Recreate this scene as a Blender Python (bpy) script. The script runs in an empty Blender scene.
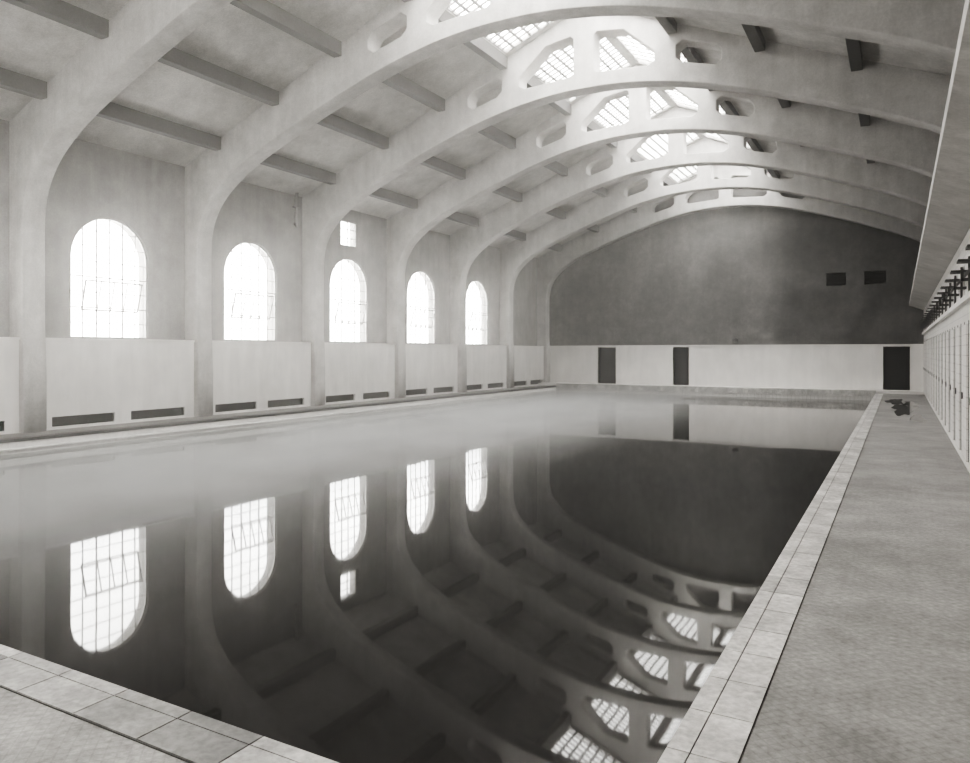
import bpy, bmesh, math, random
from mathutils import Vector, Matrix
random.seed(4)
S=bpy.context.scene
COL=S.collection
try:
    S.view_settings.view_transform='AgX'; S.view_settings.look='AgX - High Contrast'
except Exception as e: print(e)

# ------------------------------------------------------------ parameters
FPX=740.0; HOR=352.0; VPX=900.0; CAMH=1.7
TH=math.atan((VPX-485)/FPX)
XC=-7.0; HW=9.5                 # hall centre line, half width
XL=XC-HW; XR=XC+HW              # -16.5 / 2.5
Y0=-3.0; Y1=35.45
BAY=4.41
RIBS=[0.18+BAY*i for i in range(8)]+[35.2]
def slab(xp): return 6.6+0.41*(HW-abs(xp))

# ------------------------------------------------------------ materials
def tint(v): return (v, v*0.97, v*0.935, 1)
def new_mat(name):
    m=bpy.data.materials.new(name); m.use_nodes=True
    nt=m.node_tree; b=nt.nodes['Principled BSDF']
    return m,nt,b
def noise_fac(nt,scale,detail,lo,hi,mapscale=None,rough=.6):
    N=nt.nodes; L=nt.links
    tc=N.new('ShaderNodeTexCoord'); src=tc.outputs['Object']
    if mapscale:
        mp=N.new('ShaderNodeMapping'); mp.inputs['Scale'].default_value=mapscale; L.new(src,mp.inputs['Vector']); src=mp.outputs[0]
    n1=N.new('ShaderNodeTexNoise'); n1.inputs['Scale'].default_value=scale; n1.inputs['Detail'].default_value=detail; n1.inputs['Roughness'].default_value=rough
    L.new(src,n1.inputs['Vector'])
    r=N.new('ShaderNodeMapRange'); r.inputs['From Min'].default_value=0.34; r.inputs['From Max'].default_value=0.66
    r.inputs['To Min'].default_value=lo; r.inputs['To Max'].default_value=hi
    L.new(n1.outputs['Fac'],r.inputs['Value'])
    return r.outputs[0],n1.outputs['Fac']
def mul(nt,a,b_):
    m=nt.nodes.new('ShaderNodeMath'); m.operation='MULTIPLY'; nt.links.new(a,m.inputs[0]); nt.links.new(b_,m.inputs[1]); return m.outputs[0]
def concrete(name,v,var=0.25,scale=0.6,rough=0.85,bump=0.15,streak=0.0,grain=0.08,spec=0.3,mid=0.0,grid=None):
    m,nt,b=new_mat(name); N=nt.nodes; L=nt.links
    last,_=noise_fac(nt,scale,8,1-var,1+var,rough=.65)
    g,gf=noise_fac(nt,26,6,1-grain,1+grain); last=mul(nt,last,g)
    if mid>0:
        a,_=noise_fac(nt,2.4,9,1-mid,1+mid*.6,rough=.72); last=mul(nt,last,a)
    if streak>0:
        a,_=noise_fac(nt,1.3,7,1-streak,1+streak,(3,3,.3)); last=mul(nt,last,a)
    if grid:
        tc=N.new('ShaderNodeTexCoord'); br=N.new('ShaderNodeTexBrick'); br.offset=0; br.inputs['Scale'].default_value=1
        mp=N.new('ShaderNodeMapping'); mp.inputs['Rotation'].default_value=(0,0,math.radians(45)); L.new(tc.outputs['Object'],mp.inputs['Vector'])
        br.inputs['Brick Width'].default_value=grid; br.inputs['Row Height'].default_value=grid; br.inputs['Mortar Size'].default_value=.004
        br.inputs['Color1'].default_value=(1,1,1,1); br.inputs['Color2'].default_value=(.97,.97,.97,1); br.inputs['Mortar'].default_value=(.85,.85,.85,1)
        L.new(mp.outputs[0],br.inputs['Vector']); last=mul(nt,last,br.outputs['Color'])
    vm=N.new('ShaderNodeVectorMath'); vm.operation='SCALE'; vm.inputs[0].default_value=tint(v)[:3]
    L.new(last,vm.inputs['Scale']); L.new(vm.outputs[0],b.inputs['Base Color'])
    b.inputs['Roughness'].default_value=rough
    b.inputs['Specular IOR Level'].default_value=spec
    if bump:
        bp=N.new('ShaderNodeBump'); bp.inputs['Strength'].default_value=bump; bp.inputs['Distance'].default_value=0.02
        L.new(gf,bp.inputs['Height']); L.new(bp.outputs[0],b.inputs['Normal'])
    return m
def tile(name,v,axis,size=0.15,mortar=0.7,rough=0.3,var=0.06,msize=0.006,stain=0.1):
    m,nt,b=new_mat(name); N=nt.nodes; L=nt.links
    tc=N.new('ShaderNodeTexCoord'); sp=N.new('ShaderNodeSeparateXYZ'); cb=N.new('ShaderNodeCombineXYZ')
    L.new(tc.outputs['Object'],sp.inputs[0])
    L.new(sp.outputs[axis[0]],cb.inputs[0]); L.new(sp.outputs[axis[1]],cb.inputs[1])
    br=N.new('ShaderNodeTexBrick'); br.offset=0; br.inputs['Scale'].default_value=1.0
    br.inputs['Brick Width'].default_value=size; br.inputs['Row Height'].default_value=size
    br.inputs['Mortar Size'].default_value=msize
    br.inputs['Color1'].default_value=tint(v*(1-var)); br.inputs['Color2'].default_value=tint(v)
    br.inputs['Mortar'].default_value=tint(v*mortar)
    L.new(cb.outputs[0],br.inputs['Vector'])
    a,_=noise_fac(nt,.9,8,1-stain,1.05)
    a2,_=noise_fac(nt,1.2,6,1-stain*.7,1.03,(3,3,.4)); a=mul(nt,a,a2)
    vm=N.new('ShaderNodeVectorMath'); vm.operation='SCALE'
    L.new(br.outputs['Color'],vm.inputs[0]); L.new(a,vm.inputs['Scale'])
    L.new(vm.outputs[0],b.inputs['Base Color']); b.inputs['Roughness'].default_value=rough
    return m
def plain(name,v,rough=0.5,metal=0):
    m,nt,b=new_mat(name); N=nt.nodes; L=nt.links
    a,_=noise_fac(nt,5,3,.88,1.12)
    vm=N.new('ShaderNodeVectorMath'); vm.operation='SCALE'; vm.inputs[0].default_value=tint(v)[:3]
    L.new(a,vm.inputs['Scale']); L.new(vm.outputs[0],b.inputs['Base Color'])
    b.inputs['Roughness'].default_value=rough; b.inputs['Metallic'].default_value=metal
    return m

M_rib=concrete('rib_concrete',0.46,0.14,0.8,0.8,0.1,0.08,mid=.14,grain=.08)
M_slab=concrete('ceiling_concrete',0.52,0.26,0.5,0.9,0.12,mid=.15,grain=.10)
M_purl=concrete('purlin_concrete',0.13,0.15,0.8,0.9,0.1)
M_wallL=concrete('wall_plaster',0.21,0.24,0.7,0.9,0.12,0.12,mid=.16,grain=.10)
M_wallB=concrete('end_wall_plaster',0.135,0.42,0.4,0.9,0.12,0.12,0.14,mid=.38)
M_wains=tile('wainscot_plaster','YZ' and 0.70,'YZ',0.30,0.95,0.45,0.02,0.004,.12)
M_wainsB=tile('wainscot_back',0.78,'XZ',0.30,0.95,0.45,0.02,0.004)
M_tileR=tile('wall_tile_right',0.80,'YZ',0.15,0.60,0.3,0.05,0.006)
M_poolYZ=tile('pool_tile_long',0.80,'YZ',0.15,0.8,0.25)
M_poolXZ=tile('pool_tile_end',0.60,'XZ',0.15,0.6,0.25)
M_deck=concrete('deck_concrete',0.25,0.22,0.8,0.75,0.15,0,0.22,0.4,mid=.24,grid=.05)
M_cop=[concrete('coping_stone_%d'%i,v,0.25,2.2,0.55,0.12,0,0.22,0.4,mid=.3) for i,v in enumerate((0.45,0.36,0.41,0.20,0.50,0.27,0.17))]
M_copd=concrete('coping_dark',0.06,0.2,2,0.6,0.1)
M_dark=plain('dark_void',0.02,0.9); M_cop.append(plain('coping_grout',0.08,0.9))
M_door=plain('dark_door',0.03,0.5)
M_steel=plain('painted_steel',0.30,0.5)
M_iron=plain('dark_iron',0.06,0.45,0.3)
M_puddle=plain('wet_patch',0.10,0.12)

M_glass,nt,b=new_mat('window_glass'); nt.nodes.remove(b)
o=nt.nodes['Material Output']; t=nt.nodes.new('ShaderNodeBsdfTransparent'); g=nt.nodes.new('ShaderNodeBsdfGlossy'); mx=nt.nodes.new('ShaderNodeMixShader')
t.inputs[0].default_value=(0.93,0.93,0.92,1); g.inputs['Roughness'].default_value=0.1; mx.inputs[0].default_value=0.05
nt.links.new(t.outputs[0],mx.inputs[1]); nt.links.new(g.outputs[0],mx.inputs[2]); nt.links.new(mx.outputs[0],o.inputs[0])

M_water,nt,b=new_mat('pool_water_surface')
b.inputs['Base Color'].default_value=(0.022,0.0214,0.0206,1); b.inputs['Roughness'].default_value=0.03; b.inputs['IOR'].default_value=1.34
tc=nt.nodes.new('ShaderNodeTexCoord'); n=nt.nodes.new('ShaderNodeTexNoise'); n.inputs['Scale'].default_value=0.8; n.inputs['Detail'].default_value=2
bp=nt.nodes.new('ShaderNodeBump'); bp.inputs['Strength'].default_value=0.04; bp.inputs['Distance'].default_value=0.03
nt.links.new(tc.outputs['Object'],n.inputs['Vector']); nt.links.new(n.outputs['Fac'],bp.inputs['Height']); nt.links.new(bp.outputs[0],b.inputs['Normal'])

# ------------------------------------------------------------ mesh helpers
def finish(bm,name,mats,parent=None,smooth=False):
    bmesh.ops.recalc_face_normals(bm,faces=bm.faces)
    me=bpy.data.meshes.new(name); bm.to_mesh(me); bm.free()
    if not isinstance(mats,(list,tuple)): mats=[mats]
    for m in mats: me.materials.append(m)
    if smooth:
        for p in me.polygons: p.use_smooth=True
    ob=bpy.data.objects.new(name,me); COL.objects.link(ob)
    if parent: ob.parent=parent
    return ob
def addbox(bm,x0,x1,y0,y1,z0,z1,mi=0):
    v=[bm.verts.new((x,y,z)) for x in (x0,x1) for y in (y0,y1) for z in (z0,z1)]
    for f in ((0,1,3,2),(4,6,7,5),(0,4,5,1),(2,3,7,6),(0,2,6,4),(1,5,7,3)):
        fc=bm.faces.new([v[i] for i in f]); fc.material_index=mi
def prism(bm,pts,y0,y1,mi=0):
    a=[bm.verts.new((x,y0,z)) for x,z in pts]; b_=[bm.verts.new((x,y1,z)) for x,z in pts]; n=len(pts)
    for i in range(n): bm.faces.new((a[i],a[(i+1)%n],b_[(i+1)%n],b_[i])).material_index=mi
    bm.faces.new(a).material_index=mi; bm.faces.new(b_).material_index=mi
def addcyl(bm,p0,p1,r,n=12,mi=0):
    p0=Vector(p0);p1=Vector(p1);d=(p1-p0).normalized()
    a=d.orthogonal().normalized(); b2=d.cross(a)
    r0=[];r1=[]
    for i in range(n):
        t=2*math.pi*i/n; o=a*math.cos(t)*r+b2*math.sin(t)*r
        r0.append(bm.verts.new(p0+o)); r1.append(bm.verts.new(p1+o))
    for i in range(n):
        bm.faces.new((r0[i],r0[(i+1)%n],r1[(i+1)%n],r1[i])).material_index=mi
    bm.faces.new(r0).material_index=mi; bm.faces.new(r1).material_index=mi
def plate_bm(outer,holes,t,plane,off,bevel=0):
    cu=bpy.data.curves.new('tmp','CURVE'); cu.dimensions='2D'; cu.fill_mode='BOTH'; cu.extrude=t/2-bevel
    if bevel: cu.bevel_depth=bevel; cu.bevel_resolution=0; cu.offset=-bevel
    for poly in [outer]+holes:
        sp=cu.splines.new('POLY'); sp.points.add(len(poly)-1)
        for i,(a,b_) in enumerate(poly): sp.points[i].co=(a,b_,0,1)
        sp.use_cyclic_u=True
    ob=bpy.data.objects.new('tmp',cu); COL.objects.link(ob)
    bpy.context.view_layer.update()
    dg=bpy.context.evaluated_depsgraph_get()
    me=bpy.data.meshes.new_from_object(ob.evaluated_get(dg))
    bm=bmesh.new(); bm.from_mesh(me)
    bpy.data.objects.remove(ob); bpy.data.meshes.remove(me); bpy.data.curves.remove(cu)
    for v in bm.verts:
        a,b_,c=v.co; c=c+off+t/2
        v.co={'XZ':(a,c,b_),'YZ':(c,a,b_),'XY':(a,b_,c)}[plane]
    bmesh.ops.remove_doubles(bm,verts=bm.verts,dist=1e-4)
    for f in bm.faces: f.material_index=0
    return bm
def plate(name,outer,holes,t,plane,off,mat,bevel=0,parent=None):
    return finish(plate_bm(outer,holes,t,plane,off,bevel),name,mat,parent)
def rect(a0,a1,b0,b1): return [(a0,b0),(a1,b0),(a1,b1),(a0,b1)]
def arch(c,w,z0,z1,n=20):
    r=w/2; zc=z1-r
    return [(c-r,z0),(c+r,z0)]+[(c+r*math.cos(math.pi*i/n),zc+r*math.sin(math.pi*i/n)) for i in range(n+1)]

def portal(name,loc,direction,sx,sy):
    l=bpy.data.lights.new(name,'AREA'); l.shape='RECTANGLE'; l.size=sx; l.size_y=sy
    l.cycles.is_portal=True
    ob=bpy.data.objects.new(name,l); COL.objects.link(ob)
    ob.location=loc; ob.rotation_euler=Vector(direction).to_track_quat('-Z','Y').to_euler()
    return ob

# ------------------------------------------------------------ windows
WIN_N=[0]
def arched_window(plane,c,w,z0,z1,pos,inward,vent=True):
    WIN_N[0]+=1; name='window_%d'%WIN_N[0]
    r=w/2; zc=z1-r; f=0.04
    bm=plate_bm(arch(c,w+0.02,z0-0.01,z1+0.01),[arch(c,w-2*f,z0+f,z1-f)],0.07,plane,pos-0.035)
    def bx(a0,a1,b0,b1,d0=-0.015,d1=0.015):
        if plane=='YZ': addbox(bm,pos+d0,pos+d1,a0,a1,b0,b1)
        else: addbox(bm,a0,a1,pos+d0,pos+d1,b0,b1)
    rr=r-f*0.5
    for i in range(1,6):
        a=c-r+w*i/6
        dz=math.sqrt(max(0,rr*rr-(a-c)**2)); k=0.014 if i in(2,4) else 0.009
        bx(a-k,a+k,z0,zc+dz)
    nz=8
    for i in range(1,nz):
        z=z0+(z1-z0)*i/nz
        hw=rr if z<zc else math.sqrt(max(0,rr*rr-(z-zc)**2))
        k=0.013 if i in (2,4) else 0.008
        bx(c-hw,c+hw,z-k,z+k)
    ob=finish(bm,name,M_steel)
    plate('pane',arch(c,w-0.04,z0+0.02,z1-0.02),[],0.006,plane,pos-0.003,M_glass,parent=ob)
    if vent:
        bm=bmesh.new(); a0=c-r+w/6-.06; a1=c+r-w/6+.06; h=(z1-z0)/4; zb=z0+(z1-z0)*1.8/8
        k=0.015
        for (p0,p1,q0,q1) in ((a0,a1,0,2*k),(a0,a1,h-2*k,h),(a0,a0+2*k,0,h),(a1-2*k,a1,0,h),(c-w/6-.008,c-w/6+.008,0,h),(c+w/6-.008,c+w/6+.008,0,h),(c-.008,c+.008,0,h)):
            if plane=='YZ': addbox(bm,-k,k,p0,p1,q0,q1)
            else: addbox(bm,p0,p1,-k,k,q0,q1)
        ang=math.radians(14)*inward
        for v in bm.verts:
            if plane=='YZ':
                x,z=v.co.x,v.co.z; v.co.x=pos+0.03*inward+x*math.cos(ang)+z*math.sin(ang); v.co.z=zb+z*math.cos(ang)-x*math.sin(ang)
            else:
                y,z=v.co.y,v.co.z; v.co.y=pos+0.03*inward+y*math.cos(ang)+z*math.sin(ang); v.co.z=zb+z*math.cos(ang)-y*math.sin(ang)
        finish(bm,'vent_sash',M_steel,ob)
    cz=(z0+z1)/2
    if plane=='YZ': portal('daylight_portal',(pos-0.08*inward,c,cz),(inward,0,0),w,z1-z0)
    else: portal('daylight_portal',(c,pos-0.08*inward,cz),(0,inward,0),w,z1-z0)
    return ob

bays=[(RIBS[i]+RIBS[i+1])/2 for i in range(7)]
winY=[b-0.1 for b in bays]
WZ0,WZ1,WW=2.02,4.92,2.02
holes=[arch(y,WW,WZ0,WZ1) for y in winY]
sqY=winY[4]; holes.append(rect(sqY-0.47,sqY+0.47,5.32,6.22))
plate('wall_left',rect(Y0-0.4,Y1+0.4,-0.1,6.62),holes,0.4,'YZ',XL-0.4,M_wallL)
for y in winY: arched_window('YZ',y,WW,WZ0,WZ1,XL-0.08,1)
WIN_N[0]+=1
bm=bmesh.new(); xp=XL-0.12
for a0,a1,b0,b1 in ((-.47,.47,5.32,5.37),(-.47,.47,6.17,6.22),(-.47,-.42,5.32,6.22),(.42,.47,5.32,6.22),(-.01,.01,5.32,6.22),(-.47,.47,5.61,5.63),(-.47,.47,5.91,5.93)):
    addbox(bm,xp-.02,xp+.02,sqY+a0,sqY+a1,b0,b1)
ob=finish(bm,'window_%d'%WIN_N[0],M_steel)
plate('pane',rect(sqY-.44,sqY+.44,5.35,6.19),[],0.006,'YZ',xp-.003,M_glass,parent=ob)
portal('daylight_portal',(xp-.1,sqY,5.77),(1,0,0),.94,.9)
plate('wall_right',rect(Y0-0.4,Y1+0.4,-0.1,6.62),[],0.4,'YZ',XR,M_wallL)
gable=[(XL-.4,-.1),(XR+.4,-.1),(XR+.4,slab(9.9)),(XC,slab(0)),(XL-.4,slab(9.9))]
fill_win_x=[-10.0,-4.0]  # unseen windows behind the camera, added to bring in light
plate('wall_front',gable,[arch(x,2.2,2.6,6.0) for x in fill_win_x],0.4,'XZ',Y0-0.4,M_wallL)
for x in fill_win_x: arched_window('XZ',x,2.2,2.6,6.0,Y0-0.2,1,False)
D=[(-13.31,-12.36),(-9.5,-8.74),(-0.62,0.36)]
PL=0.12
V=[(-2.81,-2.03),(-1.34,-.51)]
dh=[rect(a,b,0.0,1.93) for a,b in D]+[rect(a,b,4.58,5.15) for a,b in V]
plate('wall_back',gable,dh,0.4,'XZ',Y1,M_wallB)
plate('trim_back_wainscot',rect(XL,0.85,0.0,1.99),[rect(a,b,0.02,1.93) for a,b in D],0.06,'XZ',Y1-0.06,M_wainsB)
bm=bmesh.new(); addbox(bm,XL+.1,0.85,Y1-.1,Y1,1.99,2.03); finish(bm,'trim_back_cap',M_wainsB)
for i,(a,b_) in enumerate(D):
    bm=bmesh.new(); addbox(bm,a,b_,Y1+.22,Y1+.28,0.0,1.93)
    for p,q,r_,s in ((a+.12,b_-.12,.25,.95),(a+.12,b_-.12,1.1,1.8)): addbox(bm,p,q,Y1+.2,Y1+.22,r_,s)
    addcyl(bm,(a+.08,Y1+.22,1.0),(a+.08,Y1+.15,1.0),.025)
    o=finish(bm,'door_%d'%(i+1),M_door)
    bm=bmesh.new()
    addbox(bm,a-.05,a,Y1-.085,Y1+.2,0,1.98); addbox(bm,b_,b_+.05,Y1-.085,Y1+.2,0,1.98); addbox(bm,a-.05,b_+.05,Y1-.085,Y1+.2,1.93,1.98)
    finish(bm,'frame',M_wainsB,o)
for a,b_ in V:
    bm=bmesh.new(); addbox(bm,a,b_,Y1+.3,Y1+.34,4.58,5.15)
    for k in range(6):
        z=4.62+k*.09; addbox(bm,a,b_,Y1+.12,Y1+.2,z,z+.02)
    finish(bm,'wall_vent_grille',M_dark)
bm=bmesh.new(); bmesh.ops.create_uvsphere(bm,u_segments=16,v_segments=10,radius=.14)
for v in bm.verts: v.co=Vector((v.co.x-6.6,v.co.y*.9+Y1-.16,(v.co.z if v.co.z>0 else v.co.z*.35)+2.2))
addcyl(bm,(-6.6,Y1-.12,2.22),(-6.6,Y1,2.22),.05)
finish(bm,'bulkhead_wall_lamp',M_iron,smooth=True)

# ------------------------------------------------------------ roof
GX=2.15
for s in (-1,1):
    bm=bmesh.new()
    def q(x0,x1,y0,y1,t=.14):
        vs=[]
        for y in (y0,y1):
            for x,dz in ((x0,0),(x1,0),(x1,t),(x0,t)):
                vs.append(bm.verts.new((XC+s*x,y,slab(x)+dz)))
        for f in ((0,1,2,3),(4,5,6,7),(0,1,5,4),(1,2,6,5),(2,3,7,6),(3,0,4,7)): bm.faces.new([vs[i] for i in f])
    q(GX,9.9,Y0-.4,Y1+.4); q(0,.14,Y0-.4,Y1+.4)
    q(.14,GX,Y0-.4,RIBS[0]+.4)
    for r_ in RIBS[1:-1]: q(.14,GX,r_-.4,r_+.4)
    q(.14,GX,RIBS[-1]-.4,Y1+.4)
    finish(bm,'ceiling' ,M_slab)
    for i in range(8):
        y0=RIBS[i]+.4; y1=RIBS[i+1]-.4
        bm=bmesh.new()
        def qq(x0,x1,ya,yb,l,h):
            vs=[]
            for y in (ya,yb):
                for x,dz in ((x0,l),(x1,l),(x1,h),(x0,h)):
                    vs.append(bm.verts.new((XC+s*x,y,slab(x)+dz)))
            for f in ((0,1,2,3),(4,5,6,7),(0,1,5,4),(1,2,6,5),(2,3,7,6),(3,0,4,7)): bm.faces.new([vs[i] for i in f])
        nx=8 if s<0 else 6; ny=16 if s<0 else 10; bw=.024 if s<0 else .010
        for k in range(nx+1):
            x=.14+(GX-.14)*k/nx; qq(x-bw,x+bw,y0,y1,.02,.06)
        for k in range(ny+1):
            y=y0+(y1-y0)*k/ny; qq(.14,GX,y-bw,y+bw,.02,.06)
        ob=finish(bm,'skylight',M_steel)
        bm=bmesh.new(); qq(.14,GX,y0,y1,.08,.086); finish(bm,'skylight_glass',M_glass,ob)
        xm=(.14+GX)/2
        l=portal('daylight_portal',(XC+s*xm,(y0+y1)/2,slab(xm)+.12),(0,0,-1),(GX-.14)*1.08,y1-y0)
        l.rotation_euler=(0,s*math.atan(.41),0)
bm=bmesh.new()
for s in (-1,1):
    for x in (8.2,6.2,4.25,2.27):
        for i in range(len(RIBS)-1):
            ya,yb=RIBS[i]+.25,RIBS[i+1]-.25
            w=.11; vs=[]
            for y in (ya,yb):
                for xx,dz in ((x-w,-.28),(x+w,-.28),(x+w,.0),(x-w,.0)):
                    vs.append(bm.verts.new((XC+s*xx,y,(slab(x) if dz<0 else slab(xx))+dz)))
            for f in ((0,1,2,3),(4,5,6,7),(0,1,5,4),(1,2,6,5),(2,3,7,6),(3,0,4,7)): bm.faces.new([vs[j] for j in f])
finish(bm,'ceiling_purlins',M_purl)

# ------------------------------------------------------------ ribs
ctrl=[(9.0,4.1),(8.97,4.7),(8.82,5.2),(8.5,5.65),(8.05,6.02),(7.4,6.4),(6.3,6.87),(4.2,7.62),(2.6,8.08),(1.2,8.32),(0,8.38)]
def catmull(P,n=5):
    out=[]
    Q=[P[0]]+P+[(-P[-2][0],P[-2][1])]
    for i in range(1,len(Q)-2):
        for k in range(n):
            t=k/n
            out.append(tuple(0.5*((2*Q[i][j])+(-Q[i-1][j]+Q[i+1][j])*t+(2*Q[i-1][j]-5*Q[i][j]+4*Q[i+1][j]-Q[i+2][j])*t*t+(-Q[i-1][j]+3*Q[i][j]-3*Q[i+1][j]+Q[i+2][j])*t**3) for j in range(2)))
    out.append(P[-1]); return out
intr=catmull(ctrl)
foot=[(9.0-.06,0.0),(9.0-.06,1.2),(9.0-.03,1.9),(9.0,2.3)]
left=[(XC-a,z) for a,z in foot+intr]
right=[(XC+a,z) for a,z in reversed(foot+intr[:-1])]
outer=left+right+[(XR,0.0),(XR,slab(9.5)),(XC,slab(0)),(XL,slab(9.5)),(XL,0.0)]
def hole(pts,s):
    return [(XC+s*a,z) for a,z in pts]
h_in=[(.28,8.80),(.36,8.74),(1.66,8.66),(1.82,8.76),(1.82,8.98),(1.05,9.66),(.36,9.76),(.28,9.70)]
h_out=[(3.4,8.48),(3.26,8.38),(2.5,8.58),(2.35,8.72),(2.35,9.0),(2.5,9.1),(3.28,8.84),(3.4,8.7)]
hs=[hole(h,s) for h in (h_in,h_out) for s in (-1,1)]
for y in RIBS:
    plate('concrete_arch_rib',outer,hs,0.48,'XZ',y-.24,M_rib,bevel=.02)

# ------------------------------------------------------------ left wainscot
XW=XL+.38
slots=[]
for i in range(-1,8):
    yb=0.18+BAY*i
    for a,b_ in ((.45,1.95),(2.35,3.9)):
        if yb+a>Y0+.1 and yb+b_<Y1-.1: slots.append(rect(yb+a,yb+b_,.06,.28))
plate('trim_left_wainscot',rect(Y0,Y1,0,1.96),slots,.1,'YZ',XW-.1,M_wains)
bm=bmesh.new(); addbox(bm,XL,XW+.04,Y0,Y1,1.96,2.01); finish(bm,'trim_left_cap',M_wains)
bm=bmesh.new(); addbox(bm,XL+.16,XL+.2,Y0,Y1,0,1.0); finish(bm,'slot_shade_sheet',M_dark)  # near-black sheet painting the shade inside the slots
bm=bmesh.new(); addcyl(bm,(XL+.1,17.25,5.6),(XL+.1,17.25,6.9),.05); addcyl(bm,(XL,17.25,5.7),(XL+.1,17.25,5.7),.04); addbox(bm,XL,XL+.16,17.15,17.35,6.2,6.25)
finish(bm,'wall_downpipe',M_wallL)

# ------------------------------------------------------------ floor, pool
PXL,PXR,PYN,PYF=-15.0,-0.85,2.34,34.0
CW=.27; WL=-.28
plate('floor',rect(XL,XR,Y0,Y1),[rect(PXL-CW,PXR+CW,PYN-CW,PYF+CW)],.3,'XY',-.3,M_deck)
bm=bmesh.new(); addbox(bm,XL+.4,.85,PYF+CW,Y1-.06,0,PL); finish(bm,'trim_far_step',M_wainsB)
bm=bmesh.new()
def run(a0,a1,step,fn):
    n=max(1,round((a1-a0)/step)); st=(a1-a0)/n
    for k in range(n): fn(a0+k*st+.004,a0+(k+1)*st-.004,random.choice((0,0,2,4,1)))
def rgt(a,b_,m):
    addbox(bm,PXR-.02,PXR+.075,a,b_,-.10,.012,random.choice((4,m,0))); addbox(bm,PXR+.081,PXR+CW-.003,a,b_,-.10,.011,m)
run(PYN,PYF+CW,.40,rgt); addbox(bm,PXR,PXR+CW,PYN,PYF+CW,-.118,.006,7)
def near(a,b_,m):
    m=random.choice((1,5,3,6,5)); mid=PYN-.06
    addbox(bm,a,b_,PYN-CW+.003,mid-.003,-.10,.012,m); addbox(bm,a,b_,mid+.003,PYN+.02,-.10,.012,random.choice((m,1)))
run(PXL,PXR+CW,.46,near); addbox(bm,PXL,PXR+CW,PYN-CW,PYN,-.118,.006,7)
run(PXL,PXR,.46,lambda a,b_,m:addbox(bm,a,b_,PYF-.02,PYF+CW,-.12,PL+.01,4))
finish(bm,'pool_coping',M_cop)
bm=bmesh.new(); run(PYN-CW,PYF+CW,.46,lambda a,b_,m:addbox(bm,PXL-CW,PXL+.02,a,b_,-.05,.012)); finish(bm,'pool_coping',M_copd)
bm=bmesh.new()
addbox(bm,PXL-CW,PXL,PYN-CW,PYF+CW,-2.4,-.05,0); addbox(bm,PXR,PXR+CW,PYN-CW,PYF+CW,-2.4,-.12,0)
addbox(bm,PXL,PXR,PYN-CW,PYN,-2.4,-.12,1); addbox(bm,PXL,PXR,PYF,PYF+CW,-2.4,-.12,1)
addbox(bm,PXL-CW,PXR+CW,PYN-CW,PYF+CW,-2.6,-2.4,0)
addbox(bm,PXL,PXL+.05,PYN,PYF,-.2,-.17,0)
basin=finish(bm,'pool_basin',[M_poolYZ,M_poolXZ])
bm=bmesh.new(); addbox(bm,PXL,PXR,PYN,PYF,-2.4,WL); finish(bm,'pool_water',M_water,basin)
bm=bmesh.new()
for cx,cy,rx,ry in ((.1,25.2,.3,2.3),(-.15,29.0,.25,1.6),(.4,22.0,.16,1.3),(.3,28.0,.2,1.2)):
    n=40; vs=[]
    for k in range(n):
        t=2*math.pi*k/n; w=1+.18*math.sin(3*t+cx*9)+.12*math.sin(5*t+cy)+.1*math.sin(9*t)
        vs.append(bm.verts.new((cx+rx*w*math.cos(t),cy+ry*w*math.sin(t),.003)))
    bm.faces.new(vs)
finish(bm,'wet_patch_on_deck',M_puddle)

# ------------------------------------------------------------ right wall, cubicles and gallery
RX=.85; GW=3.43; GF=.33; GT=3.74
holes=[]
y=1.2
while y<Y1-1.3:
    holes.append(rect(y,y+.95,2.56,3.02)); y+=1.5
plate('wall_gallery_base',rect(Y0,Y1,0,GW+.02),holes,.15,'YZ',RX,M_tileR)
bm=bmesh.new(); addbox(bm,RX+.5,RX+.55,Y0,Y1,2.2,3.4); finish(bm,'opening_shade_sheet',M_dark)  # near-black sheet standing in for the dark behind the openings
bm=bmesh.new(); addbox(bm,RX-.06,RX,Y0,Y1,2.42,2.5); finish(bm,'trim_right',M_wains)
bm=bmesh.new()
y=1.2
while y<Y1-1.3:
    addbox(bm,RX-.03,RX+.0,y+.45,y+.49,2.5,3.02)
    addbox(bm,RX-.16,RX,y+1.2,y+1.24,2.62,2.66); addbox(bm,RX-.16,RX-.13,y+1.2,y+1.24,2.62,2.78)
    addbox(bm,RX-.2,RX,y+1.05,y+1.35,2.86,2.89)
    y+=1.5
addcyl(bm,(RX-.08,Y0,2.74),(RX-.08,Y1,2.74),.02)
finish(bm,'wall_hook_rail',M_iron)
bm=bmesh.new(); y=2.0
while y<Y1-1.2:
    addbox(bm,RX-.03,RX,y,y+.72,.14,2.1)
    addbox(bm,RX-.008,RX,y-.04,y,.14,2.15,1); addbox(bm,RX-.008,RX,y+.72,y+.76,.14,2.15,1)  # dark strips stand in for the shaded gaps beside the doors
    addbox(bm,RX-.05,RX-.03,y+.62,y+.66,1.0,1.1,2)
    y+=1.5
finish(bm,'cubicle_doors',[M_tileR,M_purl,M_iron])
bm=bmesh.new()
prism(bm,[(RX+.15,GW),(RX-.02,GW),(GF,GT-.12),(GF,GT),(GF+.1,GT),(GF+.1,GT-.06),(RX+.15,GW+.12)],Y0,Y1)
addbox(bm,RX+.15,XR,Y0,Y1,GW,GW+.12)
gal=finish(bm,'spectator_gallery',M_rib)
bm=bmesh.new()
for dz,r_ in ((.34,.022),(.18,.015)):
    addcyl(bm,(GF+.08,Y0,GT+dz),(GF+.08,Y1,GT+dz),r_)
y=0.2
while y<Y1: addcyl(bm,(GF+.08,y,GT),(GF+.08,y,GT+.34),.018); y+=1.47
finish(bm,'gallery_railing',M_iron,gal)

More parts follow.
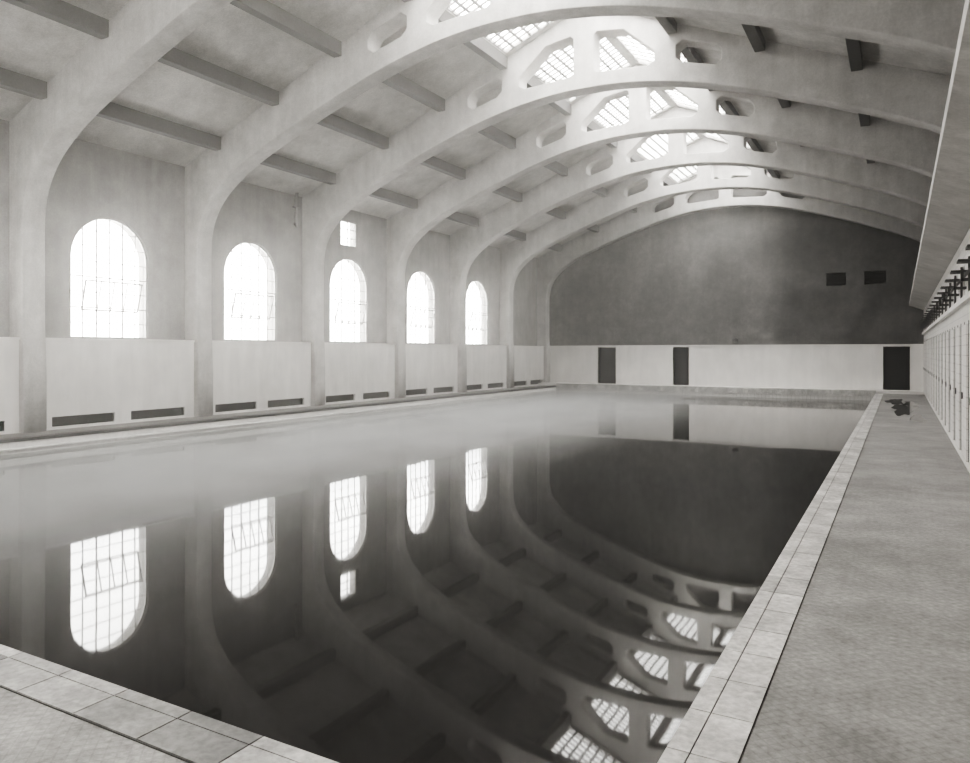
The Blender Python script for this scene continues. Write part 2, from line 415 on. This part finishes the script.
# ------------------------------------------------------------ hall haze imitating window glow + low steam doubling as bright reflection
def vol(name,dens,aniso):
    hz=bpy.data.materials.new(name); hz.use_nodes=True; nt=hz.node_tree; nt.nodes.clear()
    o=nt.nodes.new('ShaderNodeOutputMaterial'); vs_=nt.nodes.new('ShaderNodeVolumeScatter')
    vs_.inputs['Density'].default_value=dens; vs_.inputs['Anisotropy'].default_value=aniso; vs_.inputs['Color'].default_value=(1,.975,.94,1)
    nt.links.new(vs_.outputs[0],o.inputs['Volume']); return hz,nt,vs_
hz,_,_=vol('window_glow_haze',.011,.8)  # scatter volume added to imitate the halation around the windows
bm=bmesh.new(); prism(bm,[(XL+.01,.02),(XR-.01,.02),(XR-.01,6.5),(XC,10.3),(XL+.01,6.5)],Y0+.01,Y1-.01)
haze=finish(bm,'halation_haze',hz)
st,nt,vs_=vol('steam_and_sheen',.1,.2)  # steam that also stands in for the wainscot's bright reflection
tc=nt.nodes.new('ShaderNodeTexCoord'); sp=nt.nodes.new('ShaderNodeSeparateXYZ'); nt.links.new(tc.outputs['Object'],sp.inputs[0])
def mr(sock,a,b_,c,d):
    m=nt.nodes.new('ShaderNodeMapRange'); m.interpolation_type='SMOOTHSTEP'
    for k,v in zip(('From Min','From Max','To Min','To Max'),(a,b_,c,d)): m.inputs[k].default_value=v
    nt.links.new(sock,m.inputs['Value']); return m.outputs[0]
fz=mr(sp.outputs['Z'],-.28,.35,1,0); fx=mr(sp.outputs['X'],-10.8,-4.5,1,0); fy=mr(sp.outputs['Y'],20,33,1,.15); fw_=mr(sp.outputs['X'],-14.2,-12,0,1)
ns=nt.nodes.new('ShaderNodeTexNoise'); ns.inputs['Scale'].default_value=.5; ns.inputs['Detail'].default_value=2; nt.links.new(tc.outputs['Object'],ns.inputs['Vector'])
fn=mr(ns.outputs['Fac'],.25,.75,.4,1.4)
last=fz
for s_ in (fx,fy,fn,fw_): last=mul(nt,last,s_)
m=nt.nodes.new('ShaderNodeMath'); m.operation='MULTIPLY'; m.inputs[1].default_value=.50; nt.links.new(last,m.inputs[0]); nt.links.new(m.outputs[0],vs_.inputs['Density'])
bm=bmesh.new(); addbox(bm,-14.2,-4.4,PYN+.5,PYF-.1,WL+.005,.36)
finish(bm,'steam_sheen_on_water',st,haze)

# ------------------------------------------------------------ world
w=bpy.data.worlds.new('World'); S.world=w; w.use_nodes=True
bg=w.node_tree.nodes['Background']; bg.inputs[0].default_value=(1,.985,.96,1); bg.inputs[1].default_value=26.0

cam=bpy.data.cameras.new('camera'); co=bpy.data.objects.new('camera',cam); COL.objects.link(co)
cam.sensor_width=36; cam.lens=FPX/970*36; cam.shift_y=-(381.5-HOR)/970
co.location=(0,0,CAMH); co.rotation_euler=(math.pi/2,0,TH); cam.clip_start=.05
S.camera=co
